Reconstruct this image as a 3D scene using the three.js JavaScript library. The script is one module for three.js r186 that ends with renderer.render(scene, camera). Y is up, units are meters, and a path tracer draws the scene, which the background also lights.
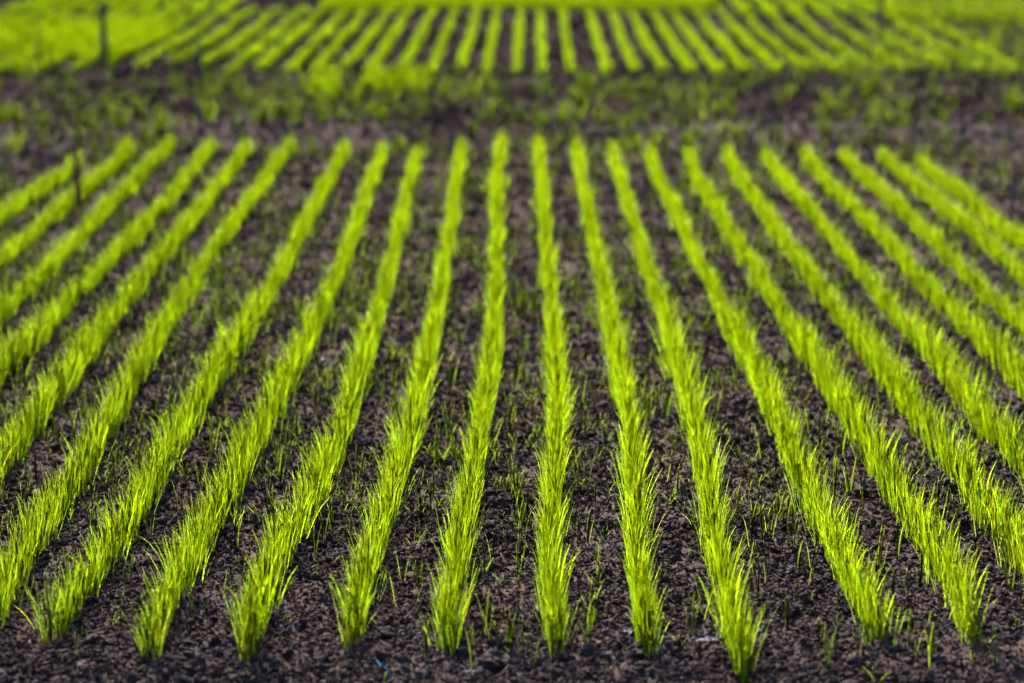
import * as THREE from 'three';
import { Sky } from 'three/addons/objects/Sky.js';
import { mergeVertices, toCreasedNormals } from 'three/addons/utils/BufferGeometryUtils.js';

// ------------------------------------------------------------------ camera, sky, sun, exposure
const W = 1024, Hpx = 683, FOCAL = 2500;            // focal length in pixels of the photograph
const CAM_H = 1.79;
const VPX = 535, VPY = -170;                        // where the rows meet
const PITCH = Math.atan((Hpx / 2 - VPY) / FOCAL), YAW = Math.atan((VPX - W / 2) / FOCAL * Math.cos(PITCH));
const scene = new THREE.Scene();
const camera = new THREE.PerspectiveCamera(2 * Math.atan(Hpx / 2 / FOCAL) * 180 / Math.PI, W / Hpx, 0.1, 2000);
camera.position.set(0, CAM_H, 0);
camera.rotation.set(-PITCH, YAW, 0, 'YXZ');
camera.updateMatrixWorld();
camera.focus = 6.45;
camera.userData.fStop = 2.1;

const SUN_AZ = 199 * Math.PI / 180, SUN_EL = 41 * Math.PI / 180;   // azimuth from +z towards +x
const sunDir = new THREE.Vector3(Math.sin(SUN_AZ) * Math.cos(SUN_EL), Math.sin(SUN_EL), Math.cos(SUN_AZ) * Math.cos(SUN_EL));
const sky = new Sky(); sky.name = 'sky'; sky.scale.setScalar(1500); sky.userData.kind = 'structure';
sky.material.uniforms.sunPosition.value.copy(sunDir);
sky.material.uniforms.turbidity.value = 7; sky.material.uniforms.rayleigh.value = 0.6;
sky.material.uniforms.mieCoefficient.value = 0.004;
scene.add(sky);
scene.environmentIntensity = 0.25;
const sun = new THREE.DirectionalLight(new THREE.Color(1, 0.95, 0.86), 4.6);
sun.name = 'sun'; sun.position.copy(sunDir).multiplyScalar(60).add(new THREE.Vector3(0, 0, -14)); sun.target.position.set(0, 0, -14);
sun.castShadow = true; sun.shadow.mapSize.set(4096, 4096);
Object.assign(sun.shadow.camera, { left: -14, right: 14, top: 14, bottom: -14, near: 1, far: 120 });
scene.add(sun, sun.target);
const renderer = new THREE.WebGLRenderer({ antialias: true });
renderer.setSize(W, Hpx);
renderer.toneMapping = THREE.LinearToneMapping;
renderer.toneMappingExposure = 9.2;
renderer.shadowMap.enabled = true;

// ------------------------------------------------------------------ helpers
let seed = 20477;
const rnd = () => { seed = (seed + 0x6D2B79F5) | 0; let t = Math.imul(seed ^ (seed >>> 15), 1 | seed); t = (t + Math.imul(t ^ (t >>> 7), 61 | t)) ^ t; return ((t ^ (t >>> 14)) >>> 0) / 4294967296; };
const rr = (a, b) => a + (b - a) * rnd();
const gauss = () => (rnd() + rnd() + rnd() + rnd() - 2) * 0.866;
const clamp = (v, a, b) => Math.min(b, Math.max(a, v));
const smooth = (a, b, v) => { const t = clamp((v - a) / (b - a), 0, 1); return t * t * (3 - 2 * t); };
const PERM = new Uint8Array(512); { const p = [...Array(256).keys()]; for (let i = 255; i > 0; i--) { const j = Math.floor(rnd() * (i + 1)); [p[i], p[j]] = [p[j], p[i]]; } for (let i = 0; i < 512; i++) PERM[i] = p[i & 255]; }
const GX = [], GY = []; for (let i = 0; i < 256; i++) { const a = i / 256 * Math.PI * 2; GX.push(Math.cos(a)); GY.push(Math.sin(a)); }
function noise(x, y) {                              // gradient noise, about -0.7 .. 0.7
  const xi = Math.floor(x), yi = Math.floor(y), xf = x - xi, yf = y - yi;
  const u = xf * xf * xf * (xf * (xf * 6 - 15) + 10), v = yf * yf * yf * (yf * (yf * 6 - 15) + 10);
  const X = xi & 255, Y = yi & 255;
  const a = PERM[PERM[X] + Y], b = PERM[PERM[X + 1] + Y], c = PERM[PERM[X] + Y + 1], d = PERM[PERM[X + 1] + Y + 1];
  const n0 = GX[a] * xf + GY[a] * yf, n1 = GX[b] * (xf - 1) + GY[b] * yf, n2 = GX[c] * xf + GY[c] * (yf - 1), n3 = GX[d] * (xf - 1) + GY[d] * (yf - 1);
  const m = n0 + (n1 - n0) * u, n = n2 + (n3 - n2) * u;
  return m + (n - m) * v;
}
const _v = new THREE.Vector3();
function ground(px, py, h = 0) {                    // the point of the level ground behind a pixel
  _v.set((px - W / 2) / FOCAL, -(py - Hpx / 2) / FOCAL, -1).applyQuaternion(camera.quaternion);
  const t = (h - CAM_H) / _v.y;
  return [_v.x * t, _v.z * t];
}
const depthOf = (py) => -ground(VPX, py)[1];        // metres in front of the camera
const pxPerM = (d) => FOCAL / (d / Math.cos(PITCH));

// plot edges, metres from the camera
const D_NEAR = depthOf(672), D_PLOT = depthOf(150), D_BUND = depthOf(86), D_BACK0 = depthOf(74), D_BACK1 = depthOf(31), D_BACK2 = depthOf(14);

function broad(x, d) {                              // the lie of the land
  let h = 0.018 * noise(x * 0.9 + 3, d * 0.9) + 0.02 * noise(x * 0.35, d * 0.45 + 9);
  const e0 = D_PLOT + 0.12 + 0.25 * noise(x * 0.8 + 40, 3), e1 = D_BUND + 0.3 * noise(x * 0.6 + 70, 8);
  h += 0.075 * smooth(e0, e0 + 0.28, d) * (1 - smooth(e1, e1 + 0.9, d));
  h -= 0.10 * smooth(D_NEAR + 0.10 + 0.05 * noise(x * 2, 5), D_NEAR - 0.5, d) * 1.0;
  h += 0.03 * smooth(D_BACK1, D_BACK1 + 0.4, d) * (1 - smooth(D_BACK2 - 0.6, D_BACK2, d));
  return h;
}
function lumps(x, d) {
  const wx = x + 0.012 * noise(x * 31, d * 31 + 7), wd = d + 0.012 * noise(x * 31 + 50, d * 31);
  const a = 1 - Math.abs(noise(wx * 13, wd * 13)) * 2.2, b = 1 - Math.abs(noise(wx * 29 + 17, wd * 29)) * 2.2, c = noise(wx * 70, wd * 70 + 5);
  const rough = 0.75 + 0.7 * noise(x * 1.7 + 11, d * 1.7);
  return rough * (0.016 * (0.6 - a) + 0.0125 * (0.6 - b) + 0.007 * c) + 0.014 * noise(x * 5, d * 5 + 31) + 0.03 * smooth(D_PLOT - 1, D_PLOT + 1, d) * Math.abs(noise(x * 6 + 60, d * 3.5)) * rough;
}
const height = (x, d) => broad(x, d) + lumps(x, d);

// geometry of many blades gathered into one mesh
class Blades {
  constructor(ox = 0, oy = 0, oz = 0) { this.o = [ox, oy, oz]; this.p = []; this.n = []; this.c = []; this.i = []; this.count = 0; }
  blade(x, y, z, az, lean, curve, len, width, segs, col, twist = 0) {
    const dx = Math.sin(az), dz = Math.cos(az), wx0 = Math.cos(az + twist), wz0 = -Math.sin(az + twist);
    let px = x - this.o[0], py = y - this.o[1], pz = z - this.o[2];
    const base = this.p.length / 3;
    for (let k = 0; k <= segs; k++) {
      const t = k / segs, th = lean + curve * t * t, s = Math.sin(th), c = Math.cos(th);
      const w = width * 0.5 * (k === segs ? 0 : (0.55 + 0.9 * t - 1.05 * t * t));
      const nx = -c * dx, ny = s, nz = -c * dz;
      const put = (f) => { this.p.push(px + wx0 * w * f, py, pz + wz0 * w * f); this.n.push(nx + wx0 * f * 0.35, ny, nz + wz0 * f * 0.35); this.c.push(col[0], col[1], col[2]); };
      if (k === segs) put(0); else { put(-1); put(1); }
      px += dx * s * len / segs; py += c * len / segs; pz += dz * s * len / segs;
    }
    for (let k = 0; k < segs - 1; k++) { const a = base + k * 2; this.i.push(a, a + 1, a + 2, a + 1, a + 3, a + 2); }
    const a = base + (segs - 1) * 2; this.i.push(a, a + 1, a + 2);
    this.count++;
  }
  geometry() {
    const g = new THREE.BufferGeometry();
    g.setAttribute('position', new THREE.Float32BufferAttribute(this.p, 3));
    g.setAttribute('normal', new THREE.Float32BufferAttribute(this.n, 3));
    g.setAttribute('color', new THREE.Float32BufferAttribute(this.c, 3));
    g.setIndex(this.i);
    g.normalizeNormals();
    return g;
  }
}
const used = new Map();
function numbered(name) { const n = used.get(name) || 0; used.set(name, n + 1); return n ? `${name}_${String(n).padStart(3, '0')}` : name; }
function add(o, name, data, parent = scene) {
  o.name = parent === scene ? numbered(name) : name;
  Object.assign(o.userData, data);
  o.traverse((c) => { if (c.isMesh) { c.castShadow = true; c.receiveShadow = true; } });
  parent.add(o); return o;
}

// ------------------------------------------------------------------ materials
function grainTexture(size, make, srgb) {
  const a = new Uint8Array(size * size * 4);
  for (let y = 0; y < size; y++) for (let x = 0; x < size; x++) { const v = make(x / size, y / size), i = (y * size + x) * 4; a[i] = clamp(v[0], 0, 1) * 255; a[i + 1] = clamp(v[1], 0, 1) * 255; a[i + 2] = clamp(v[2], 0, 1) * 255; a[i + 3] = 255; }
  const t = new THREE.DataTexture(a, size, size); t.wrapS = t.wrapT = THREE.RepeatWrapping; t.magFilter = THREE.LinearFilter; t.minFilter = THREE.LinearMipmapLinearFilter; t.generateMipmaps = true;
  if (srgb) t.colorSpace = THREE.SRGBColorSpace; t.needsUpdate = true; return t;
}
const grain = grainTexture(512, (u, v) => { const n = 0.5 + 0.45 * noise(u * 64, v * 64) + 0.35 * noise(u * 128 + 9, v * 128); return [n, n, n]; });
const soilMat = new THREE.MeshPhysicalMaterial({ color: 0xffffff, vertexColors: true, roughness: 0.95, bumpMap: grain, bumpScale: 0.004, specularIntensity: 0 });
const crumbMat = new THREE.MeshPhysicalMaterial({ color: 0xffffff, roughness: 0.95, specularIntensity: 0 });
const bladeMat = new THREE.MeshPhysicalMaterial({ color: 0xffffff, vertexColors: true, roughness: 1, transmission: 0.55, thickness: 0, side: THREE.DoubleSide, specularIntensity: 0.02 });
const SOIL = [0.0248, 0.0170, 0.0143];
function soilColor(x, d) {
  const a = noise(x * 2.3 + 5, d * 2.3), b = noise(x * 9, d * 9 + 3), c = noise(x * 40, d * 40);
  const farTone = 1 - 0.45 * smooth(-0.1, 0.25, noise(x * 0.7 + 20, d * 0.5) + (d - D_PLOT - 0.4) * 0.5) + 0.22 * noise(x * 0.8 + 2, d * 0.55 + 14);   // soil colour darker past the near plot, with patchy tone throughout
  const k = farTone * (1 + 0.3 * a + 0.25 * b + 0.35 * c), red = 1 + 0.16 * noise(x * 6 + 90, d * 6) + 0.1 * c;
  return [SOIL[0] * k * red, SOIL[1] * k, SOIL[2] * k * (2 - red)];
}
function leafColor(dull = 0) {
  const k = rr(0.84, 1.12), y = rr(-1, 1);
  let r = 0.67 * k * (1 + 0.09 * y), g = 0.87 * k, b = 0.004 * k;
  const q = rnd(); if (q < 0.03) { r *= 1.15; g *= 0.78; b *= 8; } else if (q < 0.10) { r *= 0.72; g *= 0.88; b *= 4; }
  if (dull) { r = r * (1 - dull) + dull * 0.34; g = g * (1 - dull) + dull * 0.44; b = b * (1 - dull) + dull * 0.06; }
  return [r, g, b];
}

// ------------------------------------------------------------------ ground
{
  const far = new THREE.PlaneGeometry(1200, 1200, 1, 1).rotateX(-Math.PI / 2);
  const m = new THREE.Mesh(far, new THREE.MeshStandardMaterial({ color: new THREE.Color(0.1, 0.13, 0.03), roughness: 1 }));
  m.position.y = -0.45; add(m, 'distant_ground', { kind: 'structure', label: 'flat farmland reaching away behind the seedling plots', category: 'ground' });
  const rows = 560, cols = 640, P = [], C = [], UV = [], I = [];
  for (let r = 0; r <= rows; r++) {
    const py = 790 - r * (790 + 95) / rows, d = depthOf(py), half = d * 0.215 + 0.9;
    for (let c = 0; c <= cols; c++) {
      const x = (c / cols * 2 - 1) * half - 0.009 * d;
      const edge = Math.min(c, cols - c, r, rows - r) === 0 ? 0.6 : 0;
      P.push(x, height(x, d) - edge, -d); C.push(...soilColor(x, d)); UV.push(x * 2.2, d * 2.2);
    }
  }
  for (let r = 0; r < rows; r++) for (let c = 0; c < cols; c++) { const a = r * (cols + 1) + c, b = a + cols + 1; I.push(a, a + 1, b, a + 1, b + 1, b); }
  const g = new THREE.BufferGeometry();
  g.setAttribute('position', new THREE.Float32BufferAttribute(P, 3)); g.setAttribute('color', new THREE.Float32BufferAttribute(C, 3)); g.setAttribute('uv', new THREE.Float32BufferAttribute(UV, 2)); g.setIndex(I); g.computeVertexNormals();
  add(new THREE.Mesh(g, soilMat), 'ground', { kind: 'structure', label: 'dark tilled crumbly soil of the seedling field', category: 'ground' });
}
function lump(detail, sd, flat = 0.72, jag = 1) {            // an uneven clod of unit radius
  const g = new THREE.IcosahedronGeometry(1, detail), p = g.attributes.position;
  for (let i = 0; i < p.count; i++) {
    const x = p.getX(i), y = p.getY(i), z = p.getZ(i);
    const n = 1 + jag * (0.45 * noise(x * 1.3 + sd * 7.1, y * 1.3 + z * 0.9 + sd) + 0.3 * noise(z * 2.2 + sd * 3, x * 2.2 - y * 1.4) + 0.22 * noise(y * 4 + sd, (x + z) * 4) + (detail > 1 ? 0.2 * noise(x * 8 + sd, (y - z) * 8) : 0) + (detail > 3 ? 0.12 * noise(x * 19 + sd, (y + z) * 17) : 0));
    p.setXYZ(i, x * n, y * n * flat, z * n);
  }
  const m = mergeVertices(g.deleteAttribute('normal') && g.deleteAttribute('uv') ? g : g, 1e-4); m.computeVertexNormals();
  return m;
}
{
  const crumbs = new THREE.Group(), kinds = 6, N = 340000, per = Math.floor(N / kinds);
  const M = new THREE.Matrix4(), Q = new THREE.Quaternion(), E = new THREE.Euler(), S = new THREE.Vector3(), T = new THREE.Vector3(), col = new THREE.Color();
  for (let k = 0; k < kinds; k++) {
    const g = lump(2, k * 5 + 1, 0.8, 1.7), im = new THREE.InstancedMesh(toCreasedNormals(g, 0.45), crumbMat, per);
    for (let i = 0; i < per; i++) {
      const py = 775 - Math.pow(rnd(), 0.85) * 800, d = depthOf(py) * (1 + rr(-0.01, 0.01)), half = d * 0.212 + 0.55, x = rr(-1, 1) * half - 0.009 * d;
      const px = 1 / pxPerM(d), q = noise(x * 3.1, d * 3.1);
      let r = (0.0021 + 0.66 * px) * (0.55 + 1.3 * Math.pow(rnd(), 2.5) * (1.3 + 1.8 * q) + (rnd() < 0.02 ? rr(0.6, 2.4) : 0));
      r = Math.max(0.0022, r);
      E.set(rr(0, 6.28), rr(0, 6.28), rr(0, 6.28)); Q.setFromEuler(E); S.set(r * rr(0.8, 1.4), r * rr(0.7, 1.1), r * rr(0.8, 1.4));
      T.set(x, height(x, d) + r * rr(-0.1, 0.45), -d);
      im.setMatrixAt(i, M.compose(T, Q, S));
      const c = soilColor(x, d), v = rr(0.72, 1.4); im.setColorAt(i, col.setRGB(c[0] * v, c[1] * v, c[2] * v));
    }
    im.name = 'crumbs'; crumbs.add(im);
  }
  add(crumbs, 'soil_crumbs', { kind: 'stuff', label: 'loose dark crumbs of tilled earth covering the field', category: 'soil' });
}

// ------------------------------------------------------------------ crop rows
// heights of the stand: taller from the middle of the near plot on towards the camera
function stand(x, d) {
  const step = D_MID + 0.25 * noise(x * 1.1, 2);
  return 0.114 + 0.04 * (1 - smooth(step - 0.3, step + 0.5, d)) + 0.026 * noise(x * 2.4 + 5, d * 1.6) + 0.022 * noise(x * 9, d * 5);
}
const D_MID = depthOf(345);
function seedlingInto(B, x, d, h, out, outAmt, segs, wide, dull = 0) {
  const n = 3 + (rnd() < 0.6 ? 1 : 0) + (rnd() < 0.25 ? 1 : 0), y = height(x, d) - 0.006, col0 = leafColor(dull);
  for (let k = 0; k < n; k++) {
    const side = rnd() < 0.72 * outAmt + 0.12 ? out : rr(0, Math.PI * 2);
    const az = side + gauss() * 0.6, c = leafColor(dull), m = [0, 1, 2].map((j) => col0[j] * 0.5 + c[j] * 0.5);
    const lean = Math.abs(gauss()) * 0.10 + 0.03 + outAmt * rr(0, 0.34), curve = Math.pow(rnd(), 2.2) * 0.55 + outAmt * rr(0, 0.3) + (rnd() < 0.05 ? 0.7 : 0);
    B.blade(x + rr(-0.004, 0.004), y, -d + rr(-0.004, 0.004), az, lean, curve, h * (k === 0 ? rr(0.95, 1.15) : rr(0.55, 1.05)), wide * rr(0.75, 1.2), segs, m, gauss() * 0.5);
  }
}
const LINES = [];
function fromRow(x, d) {                            // metres to the middle of the nearest row
  let best = 9;
  for (const ps of LINES) {
    if (d < ps[0].z || d > ps[400].z) continue;
    let lo = 0, hi = 400; while (hi - lo > 1) { const m = (lo + hi) >> 1; if (ps[m].z < d) lo = m; else hi = m; }
    best = Math.min(best, Math.abs(ps[lo].x - x));
  }
  return best;
}
function rowThing(pts, opt) {
  // pts: [x, d] from the near end to the far end
  const o = { density: 190, half: 0.036, scale: 0.94, tufts: 0, segs: 4, wide: 0.0031, taper: null, ...opt };
  const v = pts.map(([x, d]) => new THREE.Vector3(x, 0, d)), curve = new THREE.CatmullRomCurve3(v, false, 'centripetal'), L = curve.getLength();
  const p0 = v[0], y0 = height(p0.x, p0.z), g = new THREE.Group(); g.position.set(p0.x, y0, -p0.z);
  const B = new Blades(p0.x, y0, -p0.z), n = Math.round(L * o.density), ps = curve.getSpacedPoints(400), ph = rr(0, 100);
  LINES.push(ps);
  for (let i = 0; i < n; i++) {
    const s = i < o.tufts ? i / n : (i + rr(-1, 1)) / n, f = clamp(s, 0, 1) * 400, a = ps[Math.min(399, Math.floor(f))], b = ps[Math.min(400, Math.floor(f) + 1)], w = f - Math.floor(f);
    const cx = a.x + (b.x - a.x) * w, cd = a.z + (b.z - a.z) * w;
    const wobble = 0.011 * noise(cd * 2.6 + ph, ph), bulk = 1 + 0.55 * noise(cd * 2.1 + ph, 4) + 0.4 * noise(cd * 9 + ph, 40);
    const far = o.taper ? o.taper(cd) : 1;
    if (far <= 0 || noise(cd * 7 + ph, 77) > 0.36 + 0.3 * rnd() || rnd() > far) continue;
    const u = clamp(gauss() * (rnd() < 0.08 ? 1.1 : 0.6), -1.9, 1.9), hw = o.half * clamp(bulk, 0.6, 1.5), x = cx + wobble + u * hw, d = cd + rr(-0.006, 0.006);
    const edge = Math.min(1, Math.abs(u)), out = u > 0 ? Math.PI / 2 : -Math.PI / 2;
    const h = stand(x, d) * o.scale * rr(0.75, 1.15) * (0.85 + 0.15 * far) * (1 - 0.16 * edge);
    if (i < o.tufts) {
      const t = new Blades(x, height(x, d), -d); seedlingInto(t, x, d, h, out, edge, 6, o.wide);
      const m = new THREE.Mesh(t.geometry(), bladeMat); m.position.set(x - p0.x, height(x, d) - y0, -d + p0.z); add(m, 'seedling_tuft', {}, g);
    } else seedlingInto(B, x, d, h, out, edge, cd < 10 ? o.segs : 3, o.wide * (cd > 11 ? 1.25 : 1));
  }
  add(new THREE.Mesh(B.geometry(), bladeMat), 'seedling_blades', { kind: 'stuff' }, g);
  return add(g, 'seedling_row', { label: o.label, category: 'crop row', group: o.group });
}
// what the photograph shows is the middle of the blades: their feet lie a little lower in the picture
const foot = (x, y) => ground(x, y + 0.030 * (y - VPY)).map((v, i) => i ? -v : v);
const at = (x, y) => ground(x, y).map((v, i) => i ? -v : v);
const NEAR = [
  // pixels of the row's middle from far to near; the last one, marked e, is where its first seedling stands
  { p: [[80, 158], [65, 170], [0, 215], [-70, 264]] },
  { p: [[132, 146], [110, 166], [0, 256], [-90, 326]], label: 'row of bright green seedlings that starts just beside the dark wooden stake' },
  { p: [[172, 142], [143, 170], [15, 300], [-110, 420]] },
  { p: [[213, 142], [192, 170], [70, 300], [-51, 420], [-160, 530]] },
  { p: [[250, 142], [230, 170], [125, 300], [33, 420], [-90, 560]] },
  { p: [[293, 142], [270, 170], [180, 300], [108, 420], [28, 545]], e: [-14, 640], label: 'row of bright green seedlings along the wide bare strip of soil' },
  { p: [[347, 145], [333, 170], [262, 300], [187, 420], [100, 560]], e: [46, 652] },
  { p: [[384, 146], [375, 170], [325, 300], [265, 420], [187, 560]], e: [150, 663] },
  { p: [[418, 147], [413, 170], [380, 300], [345, 420], [276, 560]], e: [247, 668] },
  { p: [[462, 142], [458, 170], [437, 300], [412, 420], [370, 560]], e: [352, 660], label: 'row of bright green seedlings that ends beside a blue scrap of twine' },
  { p: [[502, 137], [497, 170], [495, 300], [482, 420], [456, 560]], e: [447, 662], label: 'row of bright green seedlings that ends beside the largest dark clod' },
  { p: [[538, 137], [541, 170], [551, 300], [557, 420], [551, 560]], e: [553, 664], label: 'row of bright green seedlings with a tan dry leaf at its end' },
  { p: [[577, 145], [580, 170], [606, 300], [627, 420], [637, 560]], e: [645, 662] },
  { p: [[612, 146], [618, 170], [659, 300], [694, 420], [719, 560]], e: [742, 684], label: 'row of bright green seedlings ending beside a crumpled white plastic strip' },
  { p: [[648, 150], [656, 170], [720, 300], [778, 420], [842, 560]], e: [880, 655] },
  { p: [[688, 150], [694, 170], [777, 300], [852, 420], [942, 560]], e: [976, 655] },
  { p: [[728, 150], [736, 170], [832, 300], [922, 420], [1030, 560], [1090, 640]] },
  { p: [[766, 150], [777, 170], [889, 300], [988, 420], [1110, 560]] },
  { p: [[804, 149], [818, 170], [946, 300], [1060, 420], [1190, 560]] },
  { p: [[842, 150], [861, 170], [1000, 300], [1130, 425]] },
  { p: [[880, 152], [904, 172], [1056, 300], [1180, 410]] },
  { p: [[918, 158], [944, 177], [1104, 310], [1200, 390]] },
  { p: [[1012, 232], [1060, 262], [1130, 306]] },
];
const NTH = ['first', 'second', 'third', 'fourth', 'fifth', 'sixth', 'seventh', 'eighth', 'ninth', 'tenth', 'eleventh', 'twelfth', 'thirteenth', 'fourteenth', 'fifteenth', 'sixteenth', 'seventeenth', 'eighteenth', 'nineteenth'];
NEAR.forEach((r, k) => {
  const pts = r.p.map(([x, y]) => foot(x, y)).reverse();
  if (r.e) pts.unshift(at(r.e[0], r.e[1] - 4));
  rowThing(pts, { tufts: r.e ? 18 : 0, label: r.label || (k < 6 ? `${NTH[5 - k]} long seedling row from the wide bare strip, towards the dark stake` : `${NTH[k - 6]} long seedling row from the wide bare strip, towards the dry leaf`), group: 'seedling rows of the near plot' });
});
const BACK = [[20, 62], [50, 62], [80, 62], [112, 62], [142, 62], [175, 62], [206, 64], [234, 66], [261, 66], [290, 67], [316, 67], [345, 67], [372, 66], [403, 67], [431, 68], [460, 68], [486, 68], [516, 70], [542, 70], [571, 72], [607, 72], [636, 72], [663, 73], [692, 73], [719, 73], [749, 73], [780, 73], [809, 72], [840, 72], [872, 70], [905, 68], [940, 66], [975, 64], [1010, 62]];
BACK.forEach(([x, y], k) => {
  const a = foot(x + (x - VPX) * 0.01, y + rr(-4, 6)), toVP = (yy) => foot(VPX + (x - VPX) * (yy - VPY) / (y - VPY), yy), thin = x > 800;
  rowThing([a, toVP(48), toVP(30), toVP(9)], { density: 125, half: 0.032, scale: 0.95, wide: 0.006, segs: 3, taper: (d) => (d > D_BACK1 + 0.5 ? 0.28 : thin ? 0.5 : 0.85 + 0.9 * noise(d * 1.3, x * 0.11)), label: k < 16 ? `${NTH[k]} back plot seedling row counted from the solid bed by the dark post` : `${NTH[BACK.length - 1 - k]} back plot seedling row counted from the thin brown stick side`, group: 'seedling rows of the back plot' });
});
// rows at both sides of the last plot
for (let k = 0; k < 9; k++) {
  const x = 8 + k * 26; rowThing([foot(x, 10), foot(VPX + (x - VPX) * 0.82, -23)], { density: 110, half: 0.05, wide: 0.007, segs: 3, label: 'row of green seedlings on the far plot beside the dark upright post', group: 'seedling rows of the far plot by the post' });
}
for (let k = 0; k < 7; k++) {
  const x = 750 + k * 26; rowThing([foot(x, 13), foot(VPX + (x - VPX) * 0.8, -25)], { density: 110, half: 0.05, wide: 0.007, segs: 3, label: 'row of green seedlings on the far plot beyond the strip of bare dark soil', group: 'seedling rows of the far plot past the bare soil' });
}
// thickly sown beds that read as one mass
function bed(name, label, poly, density, scale, dull, wide = 0.007) {
  const v = poly.map(([x, y]) => at(x, y)), xs = v.map((p) => p[0]), ds = v.map((p) => p[1]);
  const x0 = Math.min(...xs), x1 = Math.max(...xs), d0 = Math.min(...ds), d1 = Math.max(...ds), B = new Blades(), n = Math.round((x1 - x0) * (d1 - d0) * density);
  for (let i = 0; i < n; i++) {
    const x = rr(x0, x1), d = rr(d0, d1), wx = x + 0.12 * noise(x * 3, d * 3), wd = d + 0.25 * noise(x * 3 + 8, d * 3);
    let inside = false; for (let a = 0, b = v.length - 1; a < v.length; b = a++) if ((v[a][1] > wd) !== (v[b][1] > wd) && wx < (v[b][0] - v[a][0]) * (wd - v[a][1]) / (v[b][1] - v[a][1]) + v[a][0]) inside = !inside;
    if (!inside || noise(x * 2.5 + 30, d * 1.5) > 0.42) continue;
    seedlingInto(B, x, d, 0.115 * scale * rr(0.7, 1.2), rr(0, 6.28), 0.35, 3, wide, dull);
  }
  add(new THREE.Mesh(B.geometry(), bladeMat), name, { kind: 'stuff', label, category: 'seedlings' });
}
bed('dense_seedlings', 'solid green bed of thickly sown seedlings beyond the back plot', [[322, 12], [716, 12], [690, -70], [372, -70]], 620, 1.1, 0);
bed('dense_seedlings', 'solid green bed of thickly sown seedlings around the dark upright post', [[-60, 62], [118, 62], [185, 25], [-60, 25]], 560, 1.05, 0);
bed('dense_seedlings', 'ragged patch of green seedlings in front of the solid bed by the post', [[-60, 86], [40, 84], [58, 66], [-60, 64]], 330, 1, 0.15);
bed('dense_seedlings', 'patch of overgrown seedlings spilling out of the back plot rows', [[356, 112], [432, 108], [434, 88], [366, 88]], 420, 1.05, 0);
bed('dense_seedlings', 'round clump of overgrown seedlings beside the back plot rows', [[308, 112], [338, 112], [347, 88], [316, 88]], 430, 1.1, 0);
bed('dense_seedlings', 'sparse green seedlings on the weedy end of the back plot', [[790, 82], [1080, 90], [1080, 20], [890, 20], [860, 50]], 80, 1.0, 0.25);
bed('dense_seedlings', 'green bed of seedlings beyond the thin dark poles', [[885, 26], [1100, 34], [1060, -60], [860, -60], [880, 14]], 170, 1.1, 0.25);

// ------------------------------------------------------------------ weeds and loose seedlings
function plantGeometry(kind) {
  const B = new Blades();
  if (kind === 'seedling') { const n = 2 + Math.floor(rnd() * 2.6); for (let k = 0; k < n; k++) B.blade(rr(-0.006, 0.006), -0.008, rr(-0.006, 0.006), rr(0, 6.28), rr(0.02, 0.2), rr(0, 0.7) * rnd(), rr(0.06, 0.135), rr(0.0045, 0.0062), 5, leafColor(0.1)); }
  else if (kind === 'sprig') { const n = 3 + Math.floor(rnd() * 3); for (let k = 0; k < n; k++) B.blade(rr(-0.005, 0.005), -0.006, rr(-0.005, 0.005), rr(0, 6.28), rr(0.3, 0.8), rr(0.2, 0.9), rr(0.03, 0.065), rr(0.004, 0.006), 4, leafColor(0.45)); }
  else { const n = 14 + Math.floor(rnd() * 16); for (let k = 0; k < n; k++) B.blade(gauss() * 0.018, -0.01, gauss() * 0.018, rr(0, 6.28), rr(0.05, 0.5), rr(0.1, 0.9), rr(0.06, 0.17), rr(0.0055, 0.0085), 4, leafColor(kind === 'weed' ? 0.6 : 0.1)); }
  return B.geometry();
}
const lib = Object.fromEntries([['seedling', 14], ['sprig', 8], ['weed', 9], ['freshweed', 6]].map(([k, n]) => [k, Array.from({ length: n }, () => plantGeometry(k))]));
function plant(kind, x, d, s, name, label, category, group) {
  const m = new THREE.Mesh(lib[kind][Math.floor(rnd() * lib[kind].length)], bladeMat);
  m.position.set(x, height(x, d), -d); m.rotation.y = rr(0, 6.28); m.scale.setScalar(s);
  return add(m, name, { label, category, group });
}
for (let i = 0; i < 295; i++) {
  let px, py, tries = 0;
  do { px = rr(-10, 1034); py = 670 - Math.pow(rnd(), 0.9) * 420; tries++; } while (tries < 60 && (fromRow(...at(px, py)) < 0.06 || noise(px * 0.008 + 4, py * 0.008) + noise(px * 0.03, py * 0.03) * 0.4 < rr(-0.8, 0.25)));
  const [x, d] = at(px, py);
  plant('seedling', x, d, rr(0.6, 1.1), 'loose_seedling', 'thin stray seedling standing alone on the bare soil between rows', 'seedling', 'stray seedlings between the rows');
}
for (let i = 0; i < 70; i++) {
  const [x, d] = at(rr(0, 1024), rr(480, 682));
  plant('sprig', x, d, rr(0.6, 1.1), 'weed_sprig', 'tiny low weed sprig on the bare dark soil', 'weed', 'tiny weeds on the bare soil');
}
for (let i = 0; i < 110; i++) {
  let px, py; do { px = rr(-20, 1044); py = rr(90, 154); } while (noise(px * 0.02 + 7, py * 0.06) < rr(-0.4, 0.35));
  const [x, d] = at(px, py);
  plant(rnd() < 0.68 ? 'weed' : 'freshweed', x, d, rr(0.55, 1.1), 'weed_tuft', 'ragged tuft of dull green weeds on the strip between the plots', 'weed', 'weed tufts on the strip between the plots');
}
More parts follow.
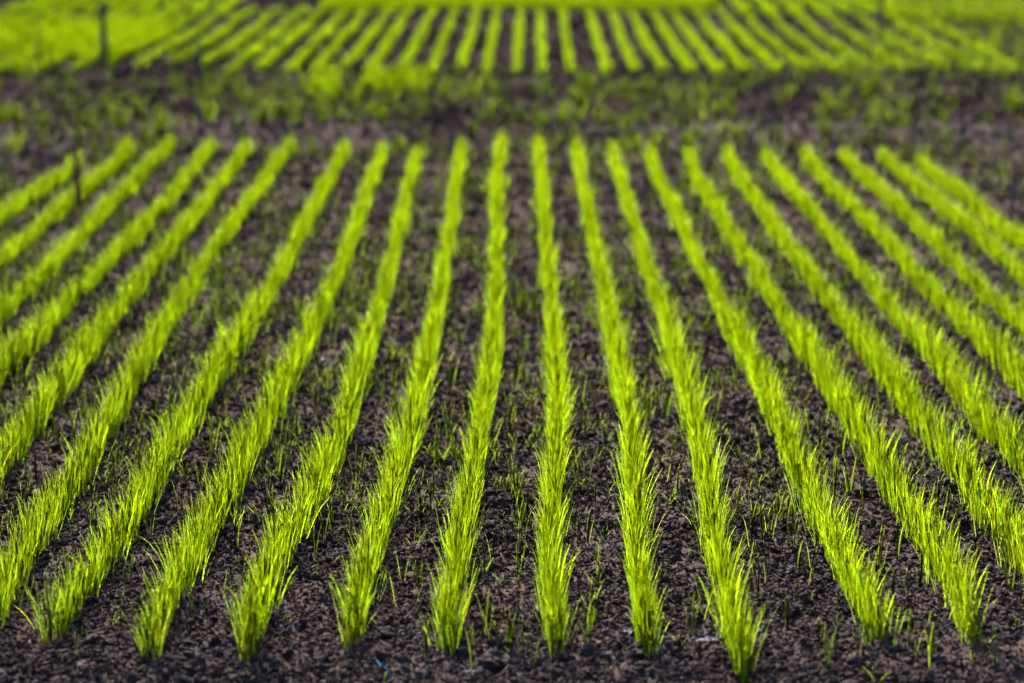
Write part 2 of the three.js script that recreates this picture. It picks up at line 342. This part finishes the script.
{   // finer growth on the strip and between the far parts of the rows
  const g = new THREE.Group(), M = new THREE.Matrix4(), Q = new THREE.Quaternion(), S = new THREE.Vector3(), T = new THREE.Vector3(), UP = new THREE.Vector3(0, 1, 0);
  for (const [kind, n, y0, y1] of [['weed', 260, 92, 150], ['freshweed', 130, 104, 156], ['sprig', 1300, 80, 160], ['seedling', 900, 84, 160], ['seedling', 2300, 150, 330], ['seedling', 700, 300, 540], ['sprig', 1500, 160, 520]]) for (let v = 0; v < 3; v++) {
    const im = new THREE.InstancedMesh(lib[kind][v], bladeMat, Math.round(n / 3));
    for (let i = 0; i < im.count; i++) {
      let px, py; do { px = rr(-120, 1144); py = rr(y0, y1); } while (noise(px * 0.012 + 40, py * 0.03) + 0.6 * noise(px * 0.05, py * 0.1 + 20) < rr(-0.35, 0.5) || fromRow(...at(px, py)) < 0.05);
      const [x, d] = at(px, py), s = rr(0.45, 1.0);
      im.setMatrixAt(i, M.compose(T.set(x, height(x, d), -d), Q.setFromAxisAngle(UP, rr(0, 6.28)), S.set(s, s, s)));
    }
    im.name = 'weeds'; g.add(im);
  }
  add(g, 'ground_weeds', { kind: 'stuff', label: 'scattered fine weeds over the strip between the plots', category: 'weeds' });
}

// ------------------------------------------------------------------ clods, stakes, twine, litter
const clodMat = [0.75, 0.95, 1.2].map((k) => new THREE.MeshPhysicalMaterial({ color: new THREE.Color(SOIL[0] * k, SOIL[1] * k, SOIL[2] * k), roughness: 0.95, specularIntensity: 0 }));
const clodGeo = Array.from({ length: 6 }, (_, i) => lump(4, i * 3.7 + 2, 0.78, 1.5));
function clod(px, py, r, label, group, m = Math.floor(rnd() * 3)) {
  const [x, d] = at(px, py), o = new THREE.Mesh(clodGeo[Math.floor(rnd() * 6)], clodMat[m]);
  o.position.set(x, height(x, d) + r * 0.12, -d); o.rotation.set(rr(-0.3, 0.3), rr(0, 6.28), rr(-0.3, 0.3)); o.scale.set(r * rr(0.9, 1.2), r * rr(0.85, 1.05), r);
  return add(o, 'soil_clod', { label, category: 'clod', ...(group ? { group } : {}) });
}
clod(492, 666, 0.026, 'largest dark clod, beside the curl of pale plastic film', null, 0);
clod(668, 652, 0.027, 'blocky dark clod between a row end and the crumpled white strip', null, 0);
clod(716, 442, 0.026, 'dark rounded clod lying by itself halfway up between two rows', null, 0);
for (let i = 0; i < 70; i++) clod(rr(0, 1024), rr(400, 683), rr(0.010, 0.021), 'small lump of dark earth lying on the tilled soil', 'small lumps of earth');

function stake(px, yTop, yBase, wpx, color, name, label, lean = 0) {
  const [x, d] = at(px, yBase), s = pxPerM(d), h = (yBase - yTop) / s / Math.cos(PITCH) , r = wpx / s / 2, segs = 12, g = new THREE.CylinderGeometry(r * 0.72, r, h + 0.06, 9, segs), p = g.attributes.position;
  for (let i = 0; i < p.count; i++) { const a = p.getX(i), b = p.getY(i), c = p.getZ(i), k = 1 + 0.35 * noise(Math.atan2(c, a) * 1.2 + px, b * 7) ; p.setXYZ(i, a * k + r * 0.6 * noise(b * 6, px), b + (b > h * 0.49 ? a * 0.9 : 0), c * k); }
  g.translate(0, h / 2 - 0.03, 0); g.computeVertexNormals();
  const o = new THREE.Mesh(g, new THREE.MeshPhysicalMaterial({ color, roughness: 1, specularIntensity: 0.1, bumpMap: grain, bumpScale: 0.002 }));
  o.position.set(x, height(x, d), -d); o.rotation.z = lean;
  return add(o, name, { label, category: 'stake' });
}
const wood = (r, g, b) => new THREE.Color(r, g, b);
stake(79, 150, 210, 6, wood(0.075, 0.024, 0.013), 'wooden_stake', 'short dark brown wooden stake among the seedling rows', 0.03);
stake(1012, 160, 212, 5, wood(0.05, 0.03, 0.026), 'wooden_stake', 'pale thin wooden stake on bare dark soil at a plot corner', -0.02);
stake(104, 6, 64, 8, wood(0.034, 0.037, 0.016), 'wooden_stake', 'thick dark upright post in front of the solid green bed', 0);
stake(200, 58, 94, 4, wood(0.035, 0.028, 0.031), 'wooden_stake', 'thin greyish stick on the bare soil before the back plot');
stake(881, -4, 40, 5, wood(0.017, 0.018, 0.009), 'wooden_stake', 'dark pole at the edge of the far bed, the taller of two', 0.01);
stake(851, 2, 36, 3.5, wood(0.017, 0.015, 0.009), 'wooden_stake', 'slim dark pole beside the taller pole at the far bed');
stake(963, 118, 152, 4.5, wood(0.01, 0.009, 0.009), 'wooden_stake', 'dark blackish peg on the weedy strip between the plots');
stake(869, 46, 80, 3.5, wood(0.026, 0.02, 0.016), 'wooden_stake', 'thin brown stick among the sparse seedlings of the back plot');
stake(40, 30, 72, 3, wood(0.022, 0.022, 0.01), 'wooden_stake', 'slim brown stick standing in the solid green bed');
{
  const pts = []; for (let k = 0; k <= 14; k++) { const px = 585 + k * 34, [x, d] = at(px, 143 - 5 * Math.sin(k / 14 * 2.2) + k * 0.35); pts.push(new THREE.Vector3(x, broad(x, d) + 0.018 + 0.008 * noise(k * 0.8, 3), -d)); }
  const g = new THREE.TubeGeometry(new THREE.CatmullRomCurve3(pts), 90, 0.003, 6);
  add(new THREE.Mesh(g, new THREE.MeshStandardMaterial({ color: wood(0.08, 0.08, 0.048), roughness: 0.9 })), 'twine', { label: 'pale twine lying along the weedy edge of the near plot', category: 'twine' });
}
function flake(px, py, w, l, color, name, label, category, turn = 0, group, rough = 0.6) {   // a crumpled piece of film, paper or leaf with a thickness of its own
  const nx = 14, nz = 7, sd = px * 0.37, [x, d] = at(px, py), P = [], I = [];
  const top = (i, j) => { const u = i / nx * 2 - 1, v = j / nz * 2 - 1, k = Math.sqrt(Math.max(0, 1 - u * u * 0.75)) * (1 + 0.35 * noise(u * 2 + sd, 3)); return [u * l / 2, 0.006 + w * 0.55 * (noise(u * 2.4 + sd, v * 1.6) + 0.5 * noise(u * 6 + sd, v * 4) + 0.25), v * w / 2 * k + w * 0.6 * noise(u * 1.5 + sd, 9)]; };
  for (const dy of [0, -0.0012]) for (let i = 0; i <= nx; i++) for (let j = 0; j <= nz; j++) { const t = top(i, j); P.push(t[0], t[1] + dy, t[2]); }
  const id = (s, i, j) => s * (nx + 1) * (nz + 1) + i * (nz + 1) + j;
  for (let i = 0; i < nx; i++) for (let j = 0; j < nz; j++) { I.push(id(0, i, j), id(0, i, j + 1), id(0, i + 1, j), id(0, i, j + 1), id(0, i + 1, j + 1), id(0, i + 1, j)); I.push(id(1, i, j), id(1, i + 1, j), id(1, i, j + 1), id(1, i, j + 1), id(1, i + 1, j), id(1, i + 1, j + 1)); }
  for (let i = 0; i < nx; i++) for (const j of [0, nz]) I.push(id(0, i, j), id(0, i + 1, j), id(1, i, j), id(0, i + 1, j), id(1, i + 1, j), id(1, i, j));
  for (let j = 0; j < nz; j++) for (const i of [0, nx]) I.push(id(0, i, j), id(0, i, j + 1), id(1, i, j), id(0, i, j + 1), id(1, i, j + 1), id(1, i, j));
  const g = new THREE.BufferGeometry(); g.setAttribute('position', new THREE.Float32BufferAttribute(P, 3)); g.setIndex(I); g.computeVertexNormals();
  const o = new THREE.Mesh(g, new THREE.MeshPhysicalMaterial({ color: color.multiplyScalar(0.62), roughness: 0.95, specularIntensity: 0.15, side: THREE.DoubleSide }));
  o.position.set(x, height(x, d) + 0.004, -d); o.rotation.y = turn;
  return add(o, name, { label, category, ...(group ? { group } : {}) });
}
flake(707, 649, 0.018, 0.072, wood(0.075, 0.07, 0.076), 'plastic_strip', 'crumpled white plastic strip lying beside a row end', 'litter', 0.1);
flake(628, 639, 0.018, 0.024, wood(0.07, 0.07, 0.075), 'plastic_scrap', 'small white plastic scrap against the foot of a row', 'litter', 0.5);
flake(757, 634, 0.012, 0.022, wood(0.08, 0.08, 0.096), 'plastic_scrap', 'tiny bluish white scrap on the soil behind the last row tuft', 'litter', 0.2);
flake(590, 644, 0.014, 0.07, wood(0.085, 0.05, 0.036), 'dry_leaf', 'tan dry leaf curled on the soil beside a row end', 'leaf', -0.35);
flake(566, 636, 0.03, 0.032, wood(0.12, 0.085, 0.06), 'dry_leaf', 'crumpled tan dry leaf caught in the end of a row', 'leaf', 0.7);
flake(535, 99, 0.04, 0.075, wood(0.15, 0.095, 0.085), 'paper_scrap', 'pinkish paper scrap on the weedy strip between the plots', 'litter', 0.3);
flake(562, 129, 0.035, 0.08, wood(0.06, 0.063, 0.053), 'paper_scrap', 'greyish paper scrap at the far edge of the near plot', 'litter', 0.1);
flake(62, 77, 0.04, 0.06, wood(0.12, 0.12, 0.10), 'paper_scrap', 'pale paper scrap beside the ragged patch of green seedlings', 'litter', 0.1);
flake(470, 285, 0.016, 0.022, wood(0.18, 0.17, 0.165), 'plastic_scrap', 'tiny white chip on bare soil between two middle rows', 'litter', 0.4);
flake(323, 361, 0.016, 0.02, wood(0.19, 0.19, 0.19), 'plastic_scrap', 'tiny white chip among stray seedlings beside a row', 'litter', 0.4);
flake(253, 272, 0.02, 0.06, wood(0.09, 0.068, 0.045), 'dry_leaf', 'pale straw bit on the wide bare strip of soil', 'leaf', 0.2);
flake(584, 646, 0.01, 0.016, wood(0.2, 0.08, 0.008), 'dry_leaf', 'small orange leaf bit beside the tan dry leaf', 'leaf', 0.9);
flake(785, 599, 0.008, 0.02, wood(0.14, 0.035, 0.02), 'dry_leaf', 'small reddish leaf bit on the bare soil', 'leaf', 0.2);
function strand(pix, r, color, name, label) {
  const pts = pix.map(([x, y, up = 0]) => { const [gx, d] = at(x, y); return new THREE.Vector3(gx, height(gx, d) + 0.005 + up, -d); });
  add(new THREE.Mesh(new THREE.TubeGeometry(new THREE.CatmullRomCurve3(pts), 40, r, 6), new THREE.MeshPhysicalMaterial({ color, roughness: 0.95, specularIntensity: 0.1 })), name, { label, category: 'litter' });
}
strand([[368, 664], [372, 662, 0.002], [377, 664, 0.002], [381, 669], [386, 671, 0.002], [391, 674, -0.003]], 0.0017, wood(0.004, 0.035, 0.075), 'blue_twine', 'short frayed bit of blue twine lying on the soil');
flake(472, 674, 0.010, 0.055, wood(0.07, 0.07, 0.085), 'plastic_film', 'curl of pale plastic film beside the largest dark clod', 'litter', 0.3);

{
  const im = new THREE.InstancedMesh(new THREE.CylinderGeometry(0.6, 1, 1, 5, 1), new THREE.MeshPhysicalMaterial({ color: wood(0.075, 0.05, 0.034), roughness: 1, specularIntensity: 0.1 }), 420);
  const M = new THREE.Matrix4(), Q = new THREE.Quaternion(), E = new THREE.Euler(), S = new THREE.Vector3(), T = new THREE.Vector3(), c = new THREE.Color();
  for (let i = 0; i < 420; i++) {
    const [x, d] = at(rr(-60, 1084), 690 - Math.pow(rnd(), 0.8) * 560), r = rr(0.0006, 0.0016) * (d > 9 ? 1.6 : 1);
    im.setMatrixAt(i, M.compose(T.set(x, height(x, d) + 0.007, -d), Q.setFromEuler(E.set(Math.PI / 2 + gauss() * 0.2, 0, rr(0, 6.28))), S.set(r, rr(0.012, 0.06), r)));
    const k = rr(0.5, 1.5); im.setColorAt(i, c.setRGB(k, k * rr(0.85, 1.05), k * rr(0.75, 1.05)));
  }
  add(im, 'straw_bits', { kind: 'stuff', label: 'scattered short bits of dry straw on the tilled soil', category: 'straw' });
}

renderer.render(scene, camera);
